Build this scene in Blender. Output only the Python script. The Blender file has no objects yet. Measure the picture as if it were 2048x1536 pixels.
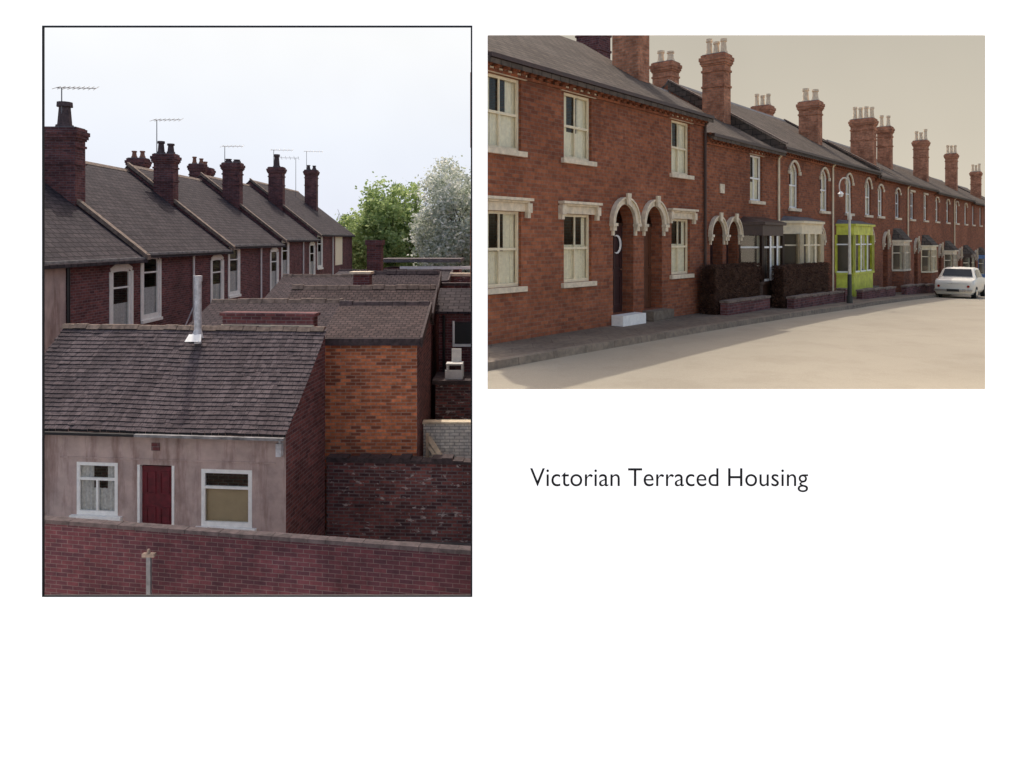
import bpy, math, random
from mathutils import Vector, Matrix
random.seed(7)
scn=bpy.context.scene
COL=scn.collection
H=1.9
# ------------------------------------------------------------ materials
def newmat(name):
    m=bpy.data.materials.new(name); m.use_nodes=True
    nt=m.node_tree; b=nt.nodes["Principled BSDF"]
    return m,nt,b
def N(nt,t,**k):
    n=nt.nodes.new(t)
    for a,v in k.items(): setattr(n,a,v)
    return n
def rgba(c): return (c[0],c[1],c[2],1)
def ramp(nt,src,stops):
    r=N(nt,'ShaderNodeValToRGB'); e=r.color_ramp.elements
    e[0].position=stops[0][0]; e[0].color=rgba(stops[0][1])
    e[1].position=stops[-1][0]; e[1].color=rgba(stops[-1][1])
    for p,c in stops[1:-1]:
        x=e.new(p); x.color=rgba(c)
    nt.links.new(src,r.inputs[0]); return r.outputs[0]
def noise(nt,vec,scale,detail=4,rough=.6):
    n=N(nt,'ShaderNodeTexNoise'); n.inputs['Scale'].default_value=scale
    n.inputs['Detail'].default_value=detail; n.inputs['Roughness'].default_value=rough
    nt.links.new(vec,n.inputs['Vector']); return n.outputs['Fac']
def mixc(nt,mode,fac,a,b):
    m=N(nt,'ShaderNodeMix',data_type='RGBA',blend_type=mode)
    if isinstance(fac,(int,float)): m.inputs[0].default_value=fac
    else: nt.links.new(fac,m.inputs[0])
    for i,x in ((6,a),(7,b)):
        if isinstance(x,tuple): m.inputs[i].default_value=rgba(x)
        else: nt.links.new(x,m.inputs[i])
    return m.outputs[2]
def bump(nt,b,h,strength,dist=.01):
    bp=N(nt,'ShaderNodeBump'); bp.inputs['Strength'].default_value=strength; bp.inputs['Distance'].default_value=dist
    nt.links.new(h,bp.inputs['Height']); nt.links.new(bp.outputs[0],b.inputs['Normal'])
def plain(name,c,rough=.7,ns=6,amt=.25,metal=0,bs=0,streak=None):
    m,nt,b=newmat(name)
    g=N(nt,'ShaderNodeNewGeometry').outputs['Position']
    f=noise(nt,g,ns)
    lo=tuple(x*(1-amt) for x in c); hi=tuple(min(1,x*(1+amt)) for x in c)
    col=ramp(nt,f,[(.3,lo),(.7,hi)])
    if streak:
        mp=N(nt,'ShaderNodeMapping'); mp.inputs['Scale'].default_value=(3.5,3.5,.5); nt.links.new(g,mp.inputs[0])
        col=mixc(nt,'MULTIPLY',.8,col,ramp(nt,noise(nt,mp.outputs[0],1.0,6,.7),[(.36,streak),(.52,(1,1,1))]))
    nt.links.new(col,b.inputs['Base Color'])
    b.inputs['Roughness'].default_value=rough; b.inputs['Metallic'].default_value=metal
    if bs: bump(nt,b,noise(nt,g,ns*6),bs)
    return m
def brickm(name,c1,c2,mortar,stain=(.35,.3,.3),stamt=.6,bw=.225,rh=.075,ms=.007,bs=.5,ss=.7,patch=None):
    m,nt,b=newmat(name)
    uv=N(nt,'ShaderNodeUVMap').outputs[0]
    g=N(nt,'ShaderNodeNewGeometry').outputs['Position']
    t=N(nt,'ShaderNodeTexBrick'); nt.links.new(uv,t.inputs['Vector'])
    t.inputs['Color1'].default_value=rgba(c1);t.inputs['Color2'].default_value=rgba(c2);t.inputs['Mortar'].default_value=rgba(mortar)
    t.inputs['Scale'].default_value=1;t.inputs['Mortar Size'].default_value=ms;t.inputs['Brick Width'].default_value=bw
    t.inputs['Row Height'].default_value=rh;t.inputs['Bias'].default_value=-.1;t.inputs['Mortar Smooth'].default_value=.3
    s1=ramp(nt,noise(nt,g,ss,6,.65),[(.35,stain),(.62,(1,1,1))])
    s2=ramp(nt,noise(nt,g,9,3,.6),[(.3,(.68,.68,.70)),(.7,(1.2,1.17,1.15))])
    c=mixc(nt,'MULTIPLY',stamt,t.outputs['Color'],s1)
    c=mixc(nt,'MULTIPLY',.85,c,s2)
    if patch:
        mp=N(nt,'ShaderNodeMapping'); mp.inputs['Scale'].default_value=(1,1,2.2); nt.links.new(g,mp.inputs[0])
        pf=ramp(nt,noise(nt,mp.outputs[0],patch[1],4,.7),[(patch[2],(0,0,0)),(patch[2]+.06,(1,1,1))])
        c=mixc(nt,'MIX',pf,c,patch[0])
    nt.links.new(c,b.inputs['Base Color']); b.inputs['Roughness'].default_value=.9
    b.inputs['Specular IOR Level'].default_value=.2
    inv=N(nt,'ShaderNodeMath',operation='SUBTRACT'); inv.inputs[0].default_value=1; nt.links.new(t.outputs['Fac'],inv.inputs[1])
    bump(nt,b,inv.outputs[0],bs,.012)
    return m
M={}
M['brickA']=brickm('brick_red_warm',(.42,.145,.07),(.24,.085,.05),(.26,.17,.12),ss=.45,stamt=.5)
M['brickB']=brickm('brick_red_brown',(.38,.13,.062),(.215,.078,.046),(.24,.155,.11),ss=.5,stamt=.5)
M['brickC']=brickm('brick_chimney_warm',(.68,.30,.17),(.42,.18,.10),(.42,.3,.21),ss=2.2,stamt=.6)
M['brickL']=brickm('brick_sooty_purple',(.25,.092,.09),(.10,.042,.05),(.24,.18,.18),ss=.6,stamt=.5,ms=.009)
M['brickS']=brickm('brick_sooty_chimney',(.24,.092,.085),(.10,.046,.05),(.2,.15,.15),ss=1.6,stamt=.6,ms=.009)
M['brickO']=brickm('brick_orange',(.88,.29,.125),(.24,.08,.05),(.48,.33,.25),ss=2.2,stamt=.3,ms=.010)
M['brickD']=brickm('brick_dark_weathered',(.34,.125,.11),(.07,.042,.05),(.24,.2,.195),ss=1.2,stamt=.5,patch=((.55,.46,.43),4,.60),ms=.013)
M['brickF']=brickm('brick_wall_maroon',(.105,.034,.042),(.058,.024,.033),(.135,.092,.092),ss=.9,stamt=.6,ms=.0045,rh=.053,bw=.16,patch=((.12,.085,.09),3,.70))
M['brickW']=brickm('brick_white_painted',(.92,.90,.82),(.82,.79,.70),(.5,.48,.43),ss=2,stamt=.25,ms=.012)
M['slateL']=brickm('slate_purple_grey',(.075,.062,.068),(.045,.038,.045),(.018,.015,.018),bw=.3,rh=.2,ms=.018,ss=1.0,stamt=.55,bs=.6,stain=(.5,.45,.48),patch=((.15,.13,.13),2.2,.72))
M['slateC']=brickm('tile_brown_mossy',(.14,.113,.117),(.08,.064,.068),(.035,.028,.031),bw=.13,rh=.5,ms=.006,ss=1.6,stamt=.4,bs=.3,stain=(.55,.5,.5),patch=((.50,.48,.46),6,.77))
M['tileedge']=plain('tile_butt_edge',(.012,.010,.011),.95,9,.3)
M['felt']=brickm('tile_brown_fine',(.12,.085,.082),(.07,.052,.053),(.036,.028,.03),bw=.16,rh=.12,ms=.014,ss=1.0,stamt=.6,bs=.8,stain=(.5,.45,.45),patch=((.19,.16,.15),2.5,.70))
M['felt2']=brickm('tile_purple_fine',(.09,.066,.07),(.058,.044,.05),(.028,.022,.026),bw=.16,rh=.12,ms=.014,ss=1.4,stamt=.5,bs=.8,stain=(.5,.45,.45))
M['slateR']=brickm('slate_grey_warm',(.15,.12,.095),(.10,.08,.065),(.05,.042,.034),bw=.3,rh=.2,ms=.014,ss=.8,stamt=.5,bs=.6,stain=(.55,.5,.45))
M['white']=plain('white_paint_weathered',(.90,.88,.83),.5,9,.08)
M['cream']=plain('cream_paint',(.82,.70,.48),.55,7,.12)
M['blue']=plain('blue_painted_front',(.10,.20,.42),.6,5,.2)
M['creamlit']=plain('cream_lit',(.98,.84,.62),.7,7,.03)  # brighter copy of cream, lit look put into the colour
M['stone']=plain('pale_stone',(.72,.61,.45),.8,8,.2)
M['lime']=plain('lime_paint',(.60,.62,.06),.5,4,.25)
M['darkpaint']=plain('dark_brown_paint',(.055,.025,.015),.5,8,.2)
M['doordark']=plain('door_dark_paint',(.045,.02,.02),.4,6,.2)
M['doorbrown']=plain('door_brown_paint',(.13,.05,.025),.5,6,.2)
M['doorred']=plain('door_maroon_paint',(.12,.007,.015),.5,10,.4)
M['render']=plain('pinkish_render',(.48,.36,.32),.9,3,.2,bs=.3,streak=(.52,.43,.41))
M['black']=plain('black_paint',(.008,.008,.01),.5,5,.2)
M['lead']=plain('grey_lead',(.13,.125,.13),.6,9,.35)
M['gutterL']=plain('grey_gutter',(.22,.21,.21),.6,4,.6)
M['coping']=plain('moss_stone_coping',(.19,.14,.11),.9,7,.5,bs=.4)
M['copingD']=plain('dark_brick_coping',(.07,.05,.051),.9,9,.5,bs=.4)
M['metal']=plain('galvanised_metal',(.55,.54,.55),.5,12,.3,metal=.1)
M['aerial']=plain('aerial_metal',(.20,.19,.19),.5,8,.2,metal=.4)
M['pot']=plain('buff_clay_pot',(.82,.64,.44),.85,9,.2)
M['potD']=plain('sooty_clay_pot',(.09,.06,.06),.9,9,.4)
M['potR']=plain('red_clay_pot',(.28,.13,.085),.9,9,.3)
M['curtain']=plain('net_curtain',(.92,.84,.64),.9,14,.1)
M['curtainL']=plain('net_curtain_white',(.6,.6,.6),.9,20,.2)
M['curtainY']=plain('tan_blind',(.42,.33,.20),.9,4,.08)
M['trunk']=plain('bark',(.06,.045,.035),.95,10,.4)
M['pave']=brickm('paving_slab',(.23,.19,.145),(.205,.168,.13),(.15,.122,.095),bw=.75,rh=.6,ms=.008,ss=.8,stamt=.4,bs=.1)
M['kerb']=brickm('kerb_stone',(.27,.225,.175),(.245,.205,.16),(.13,.105,.085),bw=.9,rh=.5,ms=.008,ss=2,stamt=.3,bs=.2)
M['wood']=plain('pale_timber',(.75,.6,.42),.8,9,.2)
M['ground']=plain('yard_ground',(.16,.14,.13),.95,1,.4)
M['rubber']=plain('black_rubber',(.015,.015,.015),.8,9,.2)
M['chrome']=plain('chrome',(.6,.6,.6),.2,5,.05,metal=1)
M['carwhite']=plain('white_car_paint',(.80,.75,.64),.25,2,.04)
M['redlens']=plain('red_lens',(.3,.02,.01),.2,3,.05)
M['concrete']=plain('pale_concrete',(.72,.68,.58),.8,6,.12)
M['concreteD']=plain('dark_green_iron',(.05,.05,.04),.6,6,.2)
def glassm():
    m,nt,b=newmat('window_glass'); nt.nodes.remove(b)
    o=nt.nodes['Material Output']; t=N(nt,'ShaderNodeBsdfTransparent'); t.inputs[0].default_value=(.9,.9,.87,1)
    g=N(nt,'ShaderNodeBsdfGlossy'); g.inputs['Roughness'].default_value=.03; g.inputs[0].default_value=(1,.93,.8,1)
    x=N(nt,'ShaderNodeMixShader'); x.inputs[0].default_value=.055
    nt.links.new(t.outputs[0],x.inputs[1]);nt.links.new(g.outputs[0],x.inputs[2]);nt.links.new(x.outputs[0],o.inputs[0])
    return m
M['glass']=glassm()
M['glassdark']=plain('dark_car_glass',(.03,.03,.03),.08,3,.1)
def leafm(name,stops,sc=1.2,tl=.35):
    m,nt,b=newmat(name)
    g=N(nt,'ShaderNodeNewGeometry').outputs['Position']
    a=noise(nt,g,sc,3,.6); 
    r=N(nt,'ShaderNodeNewGeometry').outputs['Random Per Island']
    ad=N(nt,'ShaderNodeMath',operation='MULTIPLY_ADD'); nt.links.new(r,ad.inputs[0]); ad.inputs[1].default_value=.4; nt.links.new(a,ad.inputs[2])
    s=N(nt,'ShaderNodeMath',operation='SUBTRACT'); nt.links.new(ad.outputs[0],s.inputs[0]); s.inputs[1].default_value=.2
    c=ramp(nt,s.outputs[0],stops); nt.links.new(c,b.inputs['Base Color']); b.inputs['Roughness'].default_value=.7
    b.inputs['Specular IOR Level'].default_value=.1
    tr=N(nt,'ShaderNodeBsdfTranslucent'); nt.links.new(c,tr.inputs[0])
    x=N(nt,'ShaderNodeMixShader'); x.inputs[0].default_value=tl
    o=nt.nodes['Material Output']
    nt.links.new(b.outputs[0],x.inputs[1]);nt.links.new(tr.outputs[0],x.inputs[2]);nt.links.new(x.outputs[0],o.inputs[0])
    return m
M['leaf']=leafm('leaf_green',[(.2,(.16,.24,.09)),(.45,(.36,.46,.18)),(.75,(.58,.66,.32))],.8,.5)
M['leafD']=leafm('leaf_dark_green',[(.25,(.06,.095,.05)),(.5,(.12,.17,.09)),(.8,(.24,.31,.18))])
M['blossom']=leafm('blossom_pale',[(.2,(.30,.35,.24)),(.4,(.50,.54,.43)),(.7,(.88,.88,.82))],2,.5)
M['hedge']=leafm('hedge_dark_leaf',[(.25,(.05,.026,.02)),(.5,(.095,.05,.034)),(.8,(.17,.095,.06))],4)
def roadm():
    m,nt,b=newmat('road_sunbleached_asphalt')
    g=N(nt,'ShaderNodeNewGeometry').outputs['Position']
    a=ramp(nt,noise(nt,g,.3,5,.6),[(.3,(.335,.293,.222)),(.7,(.385,.34,.26))])
    f=ramp(nt,noise(nt,g,70,3,.7),[(.3,(.84,.84,.84)),(.7,(1.08,1.08,1.08))])
    c=mixc(nt,'MULTIPLY',1,a,f)
    d=ramp(nt,noise(nt,g,.9,6,.7),[(.40,(.88,.87,.86)),(.5,(1,1,1))])
    c=mixc(nt,'MULTIPLY',.6,c,d)
    nt.links.new(c,b.inputs['Base Color']); b.inputs['Roughness'].default_value=.95
    bump(nt,b,noise(nt,g,50,4),.2,.008); return m
M['road']=roadm()

# ------------------------------------------------------------ mesh helpers
class Fr:
    def __init__(s,o,d,n):
        s.o=Vector((o[0],o[1],0)); s.d=Vector((d[0],d[1],0)).normalized(); s.n=Vector((n[0],n[1],0)).normalized()
    def p(s,a,f,z): return s.o+s.d*a+s.n*f+Vector((0,0,z))
W=Fr((0,0),(1,0),(0,1))
class Me:
    def __init__(s,fr=W): s.v=[];s.f=[];s.mi=[];s.fr=fr;s.m=0;s.mats=[];s.smooth=False
    def use(s,k):
        if k not in s.mats: s.mats.append(k)
        s.m=s.mats.index(k); return s
    def raw(s,pts):
        i=len(s.v); s.v+=[Vector(p) for p in pts]; s.f.append(list(range(i,i+len(pts)))); s.mi.append(s.m)
    def poly(s,pts): s.raw([s.fr.p(*p) for p in pts])
    def box(s,a0,a1,f0,f1,z0,z1):
        P=[s.fr.p(a,f,z) for z in (z0,z1) for a,f in ((a0,f0),(a1,f0),(a1,f1),(a0,f1))]
        for q in ((0,1,2,3),(4,5,6,7),(0,1,5,4),(1,2,6,5),(2,3,7,6),(3,0,4,7)): s.raw([P[i] for i in q])
    def prism(s,poly,vec):
        A=[s.fr.p(*p) for p in poly]; B=[s.fr.p(p[0]+vec[0],p[1]+vec[1],p[2]+vec[2]) for p in poly]
        s.raw(A); s.raw(B[::-1]); n=len(A)
        for i in range(n): s.raw([A[i],A[(i+1)%n],B[(i+1)%n],B[i]])
    def tube(s,p0,p1,r0,r1,n=8,caps=True,world=False):
        if not world: p0=s.fr.p(*p0); p1=s.fr.p(*p1)
        p0=Vector(p0);p1=Vector(p1)
        ax=(p1-p0).normalized(); u=ax.orthogonal().normalized(); w=ax.cross(u)
        A=[p0+(u*math.cos(t)+w*math.sin(t))*r0 for t in [2*math.pi*i/n for i in range(n)]]
        B=[p1+(u*math.cos(t)+w*math.sin(t))*r1 for t in [2*math.pi*i/n for i in range(n)]]
        for i in range(n): s.raw([A[i],A[(i+1)%n],B[(i+1)%n],B[i]])
        if caps: s.raw(A[::-1]); s.raw(B)
    def obj(s,name,parent=None,root=None,label=None,smooth=False):
        off=root.location.copy() if root is not None else Vector((0,0,0))
        if root is None:
            xs=[v.x for v in s.v];ys=[v.y for v in s.v];zs=[v.z for v in s.v]
            off=Vector(((min(xs)+max(xs))/2,(min(ys)+max(ys))/2,min(zs)))
        me=bpy.data.meshes.new(name); me.from_pydata([v-off for v in s.v],[],s.f)
        for k in s.mats: me.materials.append(M[k])
        uvl=me.uv_layers.new(name='UVMap')
        for pi,pl in enumerate(me.polygons):
            pl.material_index=s.mi[pi]; pl.use_smooth=smooth
            n=pl.normal
            if abs(n.z)>.97: u=Vector((1,0,0)); w=Vector((0,1,0))
            else:
                u=Vector((0,0,1)).cross(n).normalized(); w=n.cross(u)
                if w.z<0: w=-w
            for li in pl.loop_indices:
                p=s.v[me.loops[li].vertex_index]
                uvl.data[li].uv=(p.dot(u),p.dot(w))
        if smooth:
            import bmesh
            bm=bmesh.new(); bm.from_mesh(me); bmesh.ops.remove_doubles(bm,verts=bm.verts,dist=1e-4)
            bmesh.ops.recalc_face_normals(bm,faces=bm.faces); bm.to_mesh(me); bm.free()
        o=bpy.data.objects.new(name,me); COL.objects.link(o)
        if parent is not None: o.parent=parent
        elif root is None: o.location=off
        if label: o['label']=label
        return o
def thing(name,loc,label,cat,group=None):
    e=bpy.data.objects.new(name,None); e.empty_display_size=.2; e.location=loc; COL.objects.link(e)
    e['label']=label; e['category']=cat
    if group: e['group']=group
    return e
def top(o,label,cat,group=None,kind=None):
    if kind: o['kind']=kind
    o['label']=label; o['category']=cat
    if group: o['group']=group
    return o

def arcpts(s0,s1,spring,rise,n=12,ext=0):
    w=(s1-s0)/2; R=(w*w+rise*rise)/(2*rise); cz=spring+rise-R; c=(s0+s1)/2
    a=math.asin(min(1,w/R)); 
    if rise>=w-1e-6: a=math.pi/2
    return [(c+(R+ext)*math.sin(-a+2*a*i/n),cz+(R+ext)*math.cos(-a+2*a*i/n)) for i in range(n+1)]
def facade(m,s0,s1,zb,zt,ops,f=0,depth=.12):
    S=sorted(set([s0,s1]+[x for o in ops for x in o[:2]])); Z=sorted(set([zb,zt]+[x for o in ops for x in o[2:4]]))
    for i in range(len(S)-1):
        for j in range(len(Z)-1):
            cs=(S[i]+S[i+1])/2; cz=(Z[j]+Z[j+1])/2
            if any(o[0]<cs<o[1] and o[2]<cz<o[3] for o in ops): continue
            m.poly([(S[i],f,Z[j]),(S[i+1],f,Z[j]),(S[i+1],f,Z[j+1]),(S[i],f,Z[j+1])])
    for a0,a1,z0,z1,r in ops:
        g=f-depth
        sp=z1-r
        m.poly([(a0,f,z0),(a0,g,z0),(a0,g,sp),(a0,f,sp)]); m.poly([(a1,f,z0),(a1,g,z0),(a1,g,sp),(a1,f,sp)])
        m.poly([(a0,f,z0),(a1,f,z0),(a1,g,z0),(a0,g,z0)])
        if r<=0: m.poly([(a0,f,z1),(a1,f,z1),(a1,g,z1),(a0,g,z1)])
        else:
            P=arcpts(a0,a1,sp,r-.002)
            for (xa,za),(xb,zb2) in zip(P[:-1],P[1:]):
                m.poly([(xa,f,za),(xb,f,zb2),(xb,f,z1),(xa,f,z1)])
                m.poly([(xa,f,za),(xb,f,zb2),(xb,g,zb2),(xa,g,za)])
def ring(m,s0,s1,spring,rise,w,f0,f1,n=14):
    A=arcpts(s0,s1,spring,rise,n); B=arcpts(s0,s1,spring,rise,n,w)
    for i in range(n):
        a,b,c,d=A[i],A[i+1],B[i+1],B[i]
        m.poly([(a[0],f1,a[1]),(b[0],f1,b[1]),(c[0],f1,c[1]),(d[0],f1,d[1])])
        m.poly([(d[0],f0,d[1]),(c[0],f0,c[1]),(c[0],f1,c[1]),(d[0],f1,d[1])])
        m.poly([(a[0],f0,a[1]),(b[0],f0,b[1]),(b[0],f1,b[1]),(a[0],f1,a[1])])
    for k in (0,n):
        m.poly([(A[k][0],f0,A[k][1]),(B[k][0],f0,B[k][1]),(B[k][0],f1,B[k][1]),(A[k][0],f1,A[k][1])])

def window(fr,root,s0,s1,z0,z1,rise=0,frame='white',mull=True,lintel=None,sill='stone',curtain='curtain',f=0,rec=.12,fw=.055,rail=.5,surround=None,cmode='sides',wave=.018):
    w=Me(fr).use('glass'); g=f-rec
    if rise>0:
        P=[(s0,g,z0),(s1,g,z0)]+[(x,g,z) for x,z in reversed(arcpts(s0,s1,z1-rise,rise-.002))]
        w.poly(P)
    else: w.poly([(s0,g,z0),(s1,g,z0),(s1,g,z1),(s0,g,z1)])
    wo=w.obj('window',root,root)
    m=Me(fr).use(frame); fa,fb=g+.004,g+.05; sp=z1-rise
    m.box(s0+.002,s0+fw,fa,fb,z0,sp); m.box(s1-fw,s1-.002,fa,fb,z0,sp); m.box(s0+fw,s1-fw,fa,fb,z0,z0+fw*1.2)
    if rise>0:
        if rise>.3: m.box(s0+fw,s1-fw,fa,fb,sp-fw/2,sp+fw/2)
        ring(m,s0+fw,s1-fw,sp,max(.02,rise-fw),fw-.004,fa,fb)
    else: m.box(s0+fw,s1-fw,fa,fb,z1-fw,z1-.002)
    zr=z0+(z1-z0)*rail
    if rail>0: m.box(s0+fw,s1-fw,fa,fb-.006,zr-.025,zr+.025)
    if mull:
        c=(s0+s1)/2; m.box(c-.016,c+.016,fa,fb-.012,z0+fw,(z1 if rise<=0 else sp)-fw/2)
    m.obj('frame',wo,root)
    if sill:
        m=Me(fr).use(sill); m.box(s0-.1,s1+.1,g+.052,f+.08,z0-.10,z0-.002); m.obj('sill',wo,root)
    if lintel:
        m=Me(fr).use(lintel[0]); k=lintel[1]
        if k=='plain': m.box(s0-.12,s1+.12,f+.003,f+.05,z1+.003,z1+.10)
        else:
            m.box(s0-.10,s1+.10,f+.003,f+.04,z1+.003,z1+.16); m.box(s0-.16,s1+.16,f+.003,f+.09,z1+.162,z1+.20); m.box(s0-.2,s1+.2,f+.003,f+.16,z1+.202,z1+.255)
            for a,b in ((s0-.2,s0-.07),(s1+.07,s1+.2)):
                m.box(a,b,f+.041,f+.12,z1-.02,z1+.16); m.box(a+.02,b-.02,f+.041,f+.09,z1-.12,z1-.022)
            m.box(s0-.2,s0-.102,f+.003,f+.04,z1-.12,z1+.16); m.box(s1+.102,s1+.2,f+.003,f+.04,z1-.12,z1+.16)
        m.obj('lintel',wo,root)
    if surround:
        m=Me(fr).use(surround)
        if rise>0: ring(m,s0,s1,sp,rise,.08,f+.003,f+.05)
        m.box(s0-.13,s0-.002,f+.003,f+.06,sp-.12,sp-.002); m.box(s1+.002,s1+.13,f+.003,f+.06,sp-.12,sp-.002)
        m.obj('window_surround',wo,root)
    if curtain:
        m=Me(fr).use(curtain); n=30; q=g-.035
        def strip(a,b,za,zb,ph=0):
            k=max(4,int(n*(b-a)/(s1-s0)))
            for i in range(k):
                x0=a+(b-a)*i/k;x1=a+(b-a)*(i+1)/k
                y0=q+wave*math.sin(i*1.9+ph);y1=q+wave*math.sin((i+1)*1.9+ph)
                m.poly([(x0,y0,za),(x1,y1,za),(x1,y1,zb),(x0,y0,zb)])
        ww=s1-s0; ph=s0*7; a_=random.uniform(.28,.42); b_=random.uniform(.26,.38)
        if cmode=='sides': strip(s0,s0+ww*a_,z0,z1-.02,ph); strip(s1-ww*b_,s1,z0,z1-.02,ph+1); strip(s0+ww*a_,s1-ww*b_,z0,z0+(z1-z0)*random.uniform(.42,.56))
        elif cmode=='net': strip(s0,s1,z0,z0+(z1-z0)*.55,ph); strip(s0,s0+ww*.2,z0+(z1-z0)*.55,z1-.02,ph); strip(s1-ww*.16,s1,z0+(z1-z0)*.55,z1-.02,ph)
        elif cmode=='half': strip(s0,s1,z0,z0+(z1-z0)*.5,ph)
        elif cmode=='blind': strip(s0,s1,z0+.05,z0+(z1-z0)*.68,ph)
        m.obj('curtain',wo,root)
    return wo
def door(fr,root,s0,s1,z0,z1,rise,col='doordark',surround='stone',f=0,rec=.3,step=None,zstep=0,ext=.12,glint=False):
    sp=z1-rise; g=f-rec
    m=Me(fr).use(col)
    zt=sp-.05
    m.box(s0,s1,g-.05,g,z0,zt)
    w=s1-s0
    for a,b in ((.12,.46),(.54,.88)):
        for c,d in ((.08,.42),(.5,.92)):
            A0=s0+w*a;A1=s0+w*b;Z0=z0+(zt-z0)*c;Z1=z0+(zt-z0)*d
            m.box(A0,A1,g+.001,g+.018,Z0,Z0+.03);m.box(A0,A1,g+.001,g+.018,Z1-.03,Z1);m.box(A0,A0+.03,g+.001,g+.018,Z0+.03,Z1-.03);m.box(A1-.03,A1,g+.001,g+.018,Z0+.03,Z1-.03)
    do=m.obj('door',root,root)
    m=Me(fr).use(col if surround is None else 'darkpaint')
    m.box(s0,s1,g-.04,g+.03,zt,zt+.07); m.obj('transom',do,root)
    if rise>0:
        m=Me(fr).use('glass'); m.poly([(x,g-.01,z) for x,z in arcpts(s0,s1,sp+.02,rise-.03)]); m.obj('fanlight',do,root)
    m=Me(fr).use('chrome'); m.tube((s0+w*.85,g,z0+1.0),(s0+w*.85,g+.05,z0+1.0),.025,.03); m.obj('handle',do,root)
    if glint:
        m=Me(fr).use('white'); c0=s0+.60; zc=1.80  # reflection of the fanlight, modelled as a white crescent on the door
        A=[];B=[]
        for i in range(13):
            t=math.radians(-115+230*i/12); A.append((c0+.20*math.cos(t),zc+.22*math.sin(t))); B.append((c0-.05+.16*math.cos(t),zc+.19*math.sin(t)))
        for i in range(12):
            m.poly([(A[i][0],g+.03,A[i][1]),(A[i+1][0],g+.03,A[i+1][1]),(B[i+1][0],g+.03,B[i+1][1]),(B[i][0],g+.03,B[i][1])])
        m.obj('fanlight_reflection',do,root,'painted pale crescent reflection of the fanlight')
    if surround:
        m=Me(fr).use(surround)
        ring(m,s0,s1,sp,rise,ext,f+.004,f+.08)
        ring(m,s0-ext,s1+ext,sp,rise+ext,.04,f+.004,f+.12)
        c=(s0+s1)/2; m.prism([(c-.05,f+.121,z1-.03),(c+.05,f+.121,z1-.03),(c+.085,f+.121,z1+ext+.12),(c-.085,f+.121,z1+ext+.12)],(0,.05,0))
        m.box(s0-ext-.05,s0+.02,f+.004,f+.13,sp-.07,sp-.003); m.box(s1-.02,s1+ext+.05,f+.004,f+.13,sp-.07,sp-.003)
        m.box(s0-ext-.02,s0-.0,f+.004,f+.10,sp-.17,sp-.072); m.box(s1+.0,s1+ext+.02,f+.004,f+.10,sp-.17,sp-.072)
        m.box(s0-ext+.03,s0-.002,f+.004,f+.05,sp-.28,sp-.173); m.box(s1+.002,s1+ext-.03,f+.004,f+.05,sp-.28,sp-.173)
        m.obj('door_surround',do,root)
    if step:
        m=Me(fr).use(step); m.box(s0-.06,s1+.06,g+.01,f+.3,zstep,z0-.002); m.obj('step',do,root)
    return do
def chimney(fr,root,s,f,ws,wf,z0,z1,npots,mat='brickC',pot='pot',ph=.5,label=None,pr=.10,co=.65):
    m=Me(fr).use(mat); a0,a1,b0,b1=s-ws/2,s+ws/2,f-wf/2,f+wf/2
    m.box(a0,a1,b0,b1,z0,z1-.62)
    for e,za,zb in ((.05,.62,.55),(.0,.55,.40),(.05,.40,.34),(.10,.34,.24),(.14,.24,.12),(.06,.12,.03)):
        e*=co; m.box(a0-e,a1+e,b0-e,b1+e,z1-za,z1-zb)
    if z1-z0>2.2: m.box(a0-.03,a1+.03,b0-.03,b1+.03,z1-1.15,z1-1.08)
    m.use('lead'); m.prism([(a0+.0,b0,z1-.03),(a1,b0,z1-.03),(a1,b1,z1-.03),(a0,b1,z1-.03)],(0,0,.03))
    c=m.obj('chimney',root,root,label)
    for i in range(npots):
        t=(i+.5)/npots
        if wf>=ws: ps,pf=s,b0+(b1-b0)*t
        else: ps,pf=a0+(a1-a0)*t,f
        h=ph*(1 if i%2==0 else .85)*random.uniform(.88,1.07)
        q=Me(fr).use(pot)
        q.tube((ps,pf,z1),(ps,pf,z1+.08),pr*1.35,pr*1.25,10)
        q.tube((ps,pf,z1+.08),(ps,pf,z1+h*.82),pr*1.05,pr*.82,10,caps=False)
        q.tube((ps,pf,z1+h*.82),(ps,pf,z1+h),pr*1.15,pr*1.1,10)
        q.obj('chimney_pot',c,root)
    return c
def zr(f,ez,rise,dep=4): return ez+rise*(1-abs(f+dep)/dep)
def slab(m,plan,ez,rise,th=.09,dep=4):
    m.prism([(s,f,zr(f,ez,rise,dep)) for s,f in plan],(0,0,-th))
def wallrun(m,pts,zb,ez,rise,dep=4,dz=.1):
    for (a,b) in zip(pts[:-1],pts[1:]):
        seg=[a]
        if (a[1]+dep)*(b[1]+dep)<0:
            t=(a[1]+dep)/(a[1]-b[1]); seg.append((a[0]+(b[0]-a[0])*t,-dep))
        seg.append(b)
        m.poly([(a[0],a[1],zb),(b[0],b[1],zb)]+[(p[0],p[1],zr(p[1],ez,rise,dep)-dz) for p in reversed(seg)])

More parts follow.
